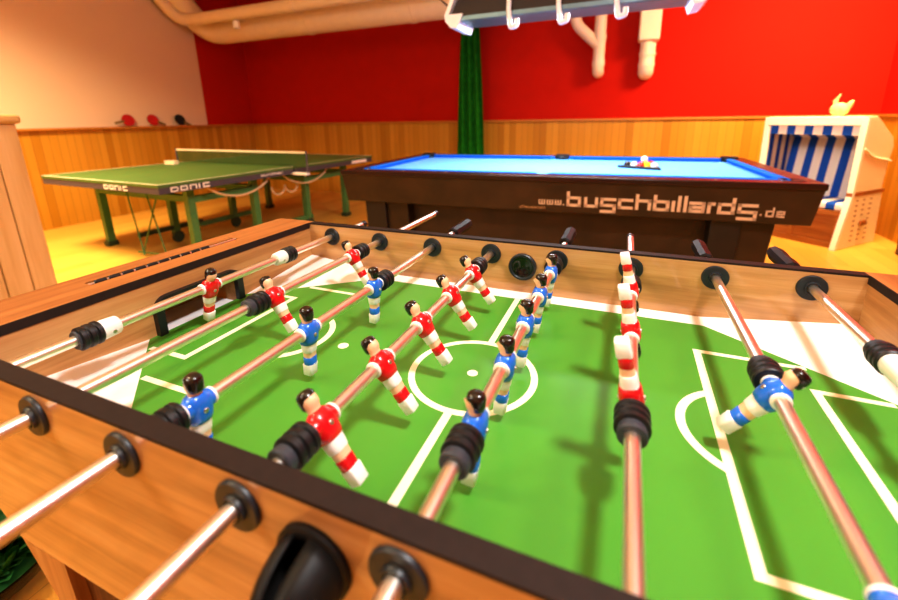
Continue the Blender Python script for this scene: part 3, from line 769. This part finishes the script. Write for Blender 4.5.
# ------------------------------------------------------------------ ducts and pipes
def pipe(name, pts, r, rad, label, seams=()):
    b = thing(name, label, 'pipe', pts[0]); o = Vector(pts[0])
    obj('duct_tube', add_tube(B(), [Vector(p)-o for p in arc_pts(pts, rad, 8)], r, 24), M['pipe'], b)
    for p, d in seams:
        p = Vector(p)-o; d = Vector(d)
        obj('seam_band', add_tube(B(), [p-d*.03, p+d*.03], r+.008, 24), M['pipe'], b)
    return b
pipe('ventilation_duct', [(-5.99, 3.92, ZC), (-5.99, 4.62, 1.73), (-1.30, 4.62, 1.73), (-1.30, 4.62, ZC)], .165, .36, 'thick cream ventilation duct running low along the top of the red back wall', [((-4.0, 4.62, 1.73), (1, 0, 0)), ((-2.4, 4.62, 1.73), (1, 0, 0))])
pipe('ventilation_duct', [(-6.04, 3.62, ZC), (-6.04, 4.22, 1.84), (-1.0, 4.22, 1.84), (-1.0, 4.22, ZC)], .080, .24, 'slimmer cream pipe bending down near the left wall above the thick duct', [((-3.9, 4.22, 1.84), (1, 0, 0))])
hg = thing('sprinkler_head', 'small white cylinder hanging beneath the slim cream pipe', 'sprinkler', (-4.93, 4.22, 1.655))
obj('cup', add_lathe(B(), [(0, .03), (0, .045), (.09, .045), (.10, .03)], (0, 0, 0), 'z', 18), M['white'], hg)
obj('stem', add_tube(B(), [(0, 0, .09), (0, .0, .104)], .015, 10), M['white'], hg)
yp = 5.36
b = thing('wall_pipe', 'forked cream drain pipe on the red back wall', 'pipe', (-.215, yp, .93))
obj('main_tube', add_tube(B(), [(0, 0, ZC-.93)] + arc_pts([(0, 0, 1.2), (0, 0, 0), (0, .105, -.0)], .07, 8), .068, 20), M['wpipe'], b)
obj('branch_tube', add_tube(B(), [(-.30, 0, ZC-.93)] + arc_pts([(-.30, 0, 1.0), (-.30, 0, .58), (0, 0, .30)], .10, 8), .066, 20), M['wpipe'], b)
for z in (.10, .40): obj('collar', add_tube(B(), [(0, 0, z-.03), (0, 0, z+.03)], .075, 20), M['wpipe'], b)
b = thing('wall_pipe', 'cream vertical pipe with a wide boxed upper section on the red back wall', 'pipe', (.335, yp, .90))
obj('main_tube', add_tube(B(), arc_pts([(0, 0, .5), (0, 0, 0), (0, .105, 0)], .08, 8), .085, 20), M['wpipe'], b)
obj('box_sleeve', add_box(B(), -.115, .115, -.115, .115, .34, ZC-.90), M['wpipe'], b, .02)
for z in (.08, .2): obj('collar', add_tube(B(), [(0, 0, z-.02), (0, 0, z+.02)], .092, 20), M['wpipe'], b)

# ------------------------------------------------------------------ beach chair
CA = math.atan2(-.685, .728)
BC = thing('beach_chair', 'hooded wicker beach chair with blue and white striped lining in the corner', 'beach chair', (2.00, 4.125, FLOOR), CA)
WX = .80
base_poly = [(0, 0), (.70, 0), (.635, .485), (.105, .485)]
hood_poly = [(.11, .515), (.605, .515), (.612, .74), (.645, .90), (.60, .985), (.24, 1.172), (.09, 1.172)]
for x0 in (-WX, -.035):
    s = obj('base_side', add_prism(B(), base_poly, 'yz', x0, x0+.035), M['wicker'], BC, .006)
    h = obj('hood_side', add_prism(B(), hood_poly, 'yz', x0, x0+.035), M['wicker'], BC, .006)
    xo = x0+.035 if x0 > -.5 else x0
    obj('seam_band', add_box(B(), x0-.004, x0+.039, .09, .65, .485, .515), M['chairwood'], BC)
    f = 1 if x0 > -.5 else -1
    obj('hood_rail', add_tube(B(), arc_pts([(xo+f*.006, .13, .90), (xo+f*.006, .30, .82), (xo+f*.006, .63, .775)], .08, 5), .009, 8), M['wickerw'], h)
    obj('side_handle', add_box(B(), min(xo, xo+f*.02), max(xo, xo+f*.02), .32, .42, .20, .245), M['chairwood'], s, .006)
    bm = B()
    for r in range(9):
        for q in range(3):
            y = .22+q*.12-.03*(r/9); z = .06+r*.047
            if 3 <= r <= 4 and q == 1: continue
            add_box(bm, min(xo-f*.002, xo+f*.002), max(xo-f*.002, xo+f*.002), y, y+.035, z, z+.010)
    obj('weave_slots', bm, M['chairwood'], s, smooth=0)
    # front post edge
    obj('front_post', add_prism(B(), [(-.012, 0), (.03, 0), (.135, .485), (.135, .515), (.125, 1.172), (.08, 1.172), (.095, .515), (.092, .485)], 'yz', x0-.006, x0+.041), M['wickerw'], BC, .004)
obj('hood_roof', add_prism(B(), [(.09, 1.140), (.24, 1.140), (.60, .955), (.605, .985), (.24, 1.174), (.09, 1.174)], 'yz', -WX+.035, -.035), M['wicker'], BC)
obj('front_frame', add_box(B(), -WX+.035, -.035, .078, .12, 1.095, 1.176), M['wickerw'], BC, .006)
obj('hood_back', add_prism(B(), [(.605, .515), (.612, .74), (.645, .90), (.61, .98), (.59, .96), (.615, .90), (.585, .74), (.575, .515)], 'yz', -WX+.035, -.035), M['wicker'], BC)
obj('base_back', add_prism(B(), [(.70, 0), (.635, .485), (.605, .485), (.67, 0)], 'yz', -WX+.035, -.035), M['wicker'], BC)
XI0, XI1 = -WX+.036, -.036
obj('valance', add_box(B(), XI0, XI1, .100, .108, 1.012, 1.10), M['stripe_x'], BC)
obj('roof_lining', add_prism(B(), [(.125, 1.132), (.24, 1.132), (.57, .955), (.57, .945), (.235, 1.118), (.125, 1.118)], 'yz', XI0, XI1), M['stripe_x'], BC)
obj('back_cushion', add_prism(B(), [(.44, .40), (.50, .40), (.575, .90), (.575, .955), (.535, .96), (.515, .90)], 'yz', XI0, XI1), M['stripe_x'], BC)
obj('seat_cushion', add_box(B(), XI0, XI1, .075, .44, .345, .415), M['stripe_x'], BC, .02)
for x0, x1 in ((XI0, XI0+.012), (XI1-.012, XI1)):
    obj('side_lining', add_prism(B(), [(.14, .43), (.44, .43), (.51, .90), (.53, .965), (.24, 1.115), (.14, 1.115)], 'yz', x0, x1), M['stripe_y'], BC)
fp_ = obj('front_panel', add_box(B(), XI0, XI1, .075, .095, .03, .34), M['chairwood'], BC)
bm = B()
for x in (XI0, -.42, XI1-.035): add_box(bm, x, x+.035, .060, .076, .0, .34)
add_box(bm, XI0, XI1, .058, .076, .0, .05); add_box(bm, XI0, XI1, .058, .076, .30, .345)
obj('panel_frame', bm, M['darkwood'] if False else M['chairwood'], fp_)
# straw ornament on the hood
ca, sa = math.cos(CA), math.sin(CA)
def chair_pt(x, y, z): return (2.00+x*ca-y*sa, 4.125+x*sa+y*ca, FLOOR+z)
OR = thing('straw_ornament', 'small pale yellow bird-shaped ornament sitting on top of the beach chair', 'ornament', chair_pt(-.25, .17, 1.176), CA); OR.scale = (.68, .68, .78)
bm = B(); add_sphere(bm, (0, 0, .075), .075, 18, (1.45, .95, 1)); obj('body', bm, M['straw'], OR, smooth=180)
obj('tail', add_loft(B(), [ring_pts(.06, .06, .04, .04), ring_pts(.13, .10, .035, .03), ring_pts(.165, .115, .022, .016), ring_pts(.175, .12, .006, .006)]), M['straw'], OR)
obj('neck', add_loft(B(), [ring_pts(.10, -.045, .032, .03), ring_pts(.15, -.06, .022, .02), ring_pts(.175, -.058, .026, .022), ring_pts(.195, -.055, .018, .016)]), M['straw'], OR)
obj('crest', add_loft(B(), [ring_pts(.185, -.05, .016, .012), ring_pts(.215, -.036, .018, .010), ring_pts(.245, -.02, .010, .006)]), M['straw'], OR)
obj('beak', add_loft(B(), [ring_pts(.0, 0, .010, .010), ring_pts(.03, 0, .002, .002)]), M['chairwood'], OR).matrix_local = Matrix.Translation((-.078, 0, .172)) @ Matrix.Rotation(-PI/2, 4, 'Y')

# ------------------------------------------------------------------ dark furniture at the right edge, plant at the lower left
DK = thing('side_table', 'dark red brown wooden table leg at the right edge', 'side table', (2.47, 4.17, FLOOR))
for x in (0, .13):
    for y in (-.35, 0): obj('leg', add_box(B(), x-.025, x+.025, y-.025, y+.025, 0, .52), M['darkwood'], DK, .004)
obj('top', add_box(B(), -.035, .16, -.39, .04, .52, .55), M['darkwood'], DK, .006)

PLT = thing('plant_bowl', 'leafy dark green plant in a glass bowl on the floor at the lower left', 'plant', (-1.36, -.25, FLOOR))
bm = B(); add_lathe(bm, [(.0, .08), (.004, .13), (.04, .19), (.09, .215), (.095, .213), (.09, .208), (.045, .183), (.012, .12), (.01, .001)], (0, 0, 0), 'z', 40, cap=False)
obj('glass_bowl', bm, M['glass'], PLT)
bm = B(); add_lathe(bm, [(.012, .12), (.045, .178), (.075, .196), (.085, .10), (.09, .001)], (0, 0, 0), 'z', 30, cap=False)
obj('moss', bm, M['leaf'], PLT)
def leaves(n, seed, mat):
    rnd = random.Random(seed); bm = B()
    for i in range(n):
        a = rnd.uniform(0, 2*PI); r0 = rnd.uniform(0, .15); ln = rnd.uniform(.06, .13); el = rnd.uniform(.2, 1.2); w = rnd.uniform(.012, .022)
        o = Vector((r0*math.cos(a), r0*math.sin(a), .075)); a2 = a+rnd.uniform(-.6, .6)
        d = Vector((math.cos(a2)*math.cos(el), math.sin(a2)*math.cos(el), math.sin(el))); sd = Vector((-math.sin(a2), math.cos(a2), 0))*w
        p = [o, o+d*ln*.4+sd, o+d*ln*.75+sd*.8+Vector((0,0,-.004)), o+d*ln+Vector((0,0,-.012)), o+d*ln*.75-sd*.8+Vector((0,0,-.004)), o+d*ln*.4-sd]
        v = [bm.verts.new(q) for q in p]; bm.faces.new((v[0], v[1], v[2], v[3])); bm.faces.new((v[0], v[3], v[4], v[5]))
    return bm
obj('foliage', leaves(260, 3, None), M['leaf'], PLT, smooth=0)
obj('foliage', leaves(90, 5, None), M['leaflight'], PLT, smooth=0)

# ------------------------------------------------------------------ camera
cam = bpy.data.cameras.new('camera'); co = bpy.data.objects.new('camera', cam); COL.objects.link(co)
co.location = (.197, -.5584, .3906); co.rotation_euler = (1.3169, .0167, .391)
cam.sensor_width = 36; cam.lens = 423.04/898*36; cam.shift_y = -71.29/898
cam.clip_start = .01; cam.clip_end = 50
cam.dof.use_dof = True; cam.dof.focus_distance = .82; cam.dof.aperture_fstop = 3.0
bpy.context.scene.camera = co

# ------------------------------------------------------------------ light
def area(name, loc, target, size, power, color, size_y=None, spread=180):
    l = bpy.data.lights.new(name, 'AREA'); l.energy = power; l.color = color; l.size = size
    l.spread = math.radians(spread)
    if size_y: l.shape = 'RECTANGLE'; l.size_y = size_y
    o = bpy.data.objects.new(name, l); COL.objects.link(o); o.location = loc
    o.rotation_euler = (Vector(target)-Vector(loc)).to_track_quat('-Z', 'Y').to_euler(); return o
WARM = (1.0, .82, .50)
area('light_key', (1.0, -.20, 2.30), (.1, .05, 0), .30, 72, (.96, .97, 1.0))
area('light_ceiling_fill', (.3, -.7, 1.55), (.3, -.6, 3), .5, 30, (1.0, .88, .70))  # added fill aimed up, no fixture: gives the rods a bright ceiling to reflect
area('light_rear_ceiling_fill', (-1.6, 3.0, 1.75), (-1.6, 3.0, 3), .8, 14, (1.0, .85, .55))  # second added fill, unseen: lifts the rear ceiling and the ducts
area('light_warm', (-2.0, -.6, 2.38), (-.2, 0, 0), .5, 45, WARM)
area('light_right', (1.95, 3.9, 2.38), (2.1, 5.2, .2), .9, 205, (1.0, .80, .42), None, 140)
area('light_left', (-4.2, .7, 2.38), (-4.7, .9, 0), 1.0, 190, WARM, None, 120)
area('light_panel_fill', (-1.9, -2.2, 1.7), (-.4, -.36, 0), 1.0, 42, (1.0, .95, .80))  # fill without a real lamp, added to brighten the near side panel
area('light_pool', (-.27, 2.80, 1.085), (-.27, 2.85, 0), 1.3, 60, (.92, .96, 1.0), .2)
w = bpy.data.worlds.new('world'); bpy.context.scene.world = w; w.use_nodes = True
w.node_tree.nodes['Background'].inputs[0].default_value = (1, .6, .3, 1); w.node_tree.nodes['Background'].inputs[1].default_value = .3
sc = bpy.context.scene
sc.view_settings.view_transform = 'Standard'; sc.view_settings.look = 'None'; sc.view_settings.exposure = .18; sc.view_settings.gamma = .86
sc.cycles.max_bounces = 6
sc.cycles.use_denoising = True
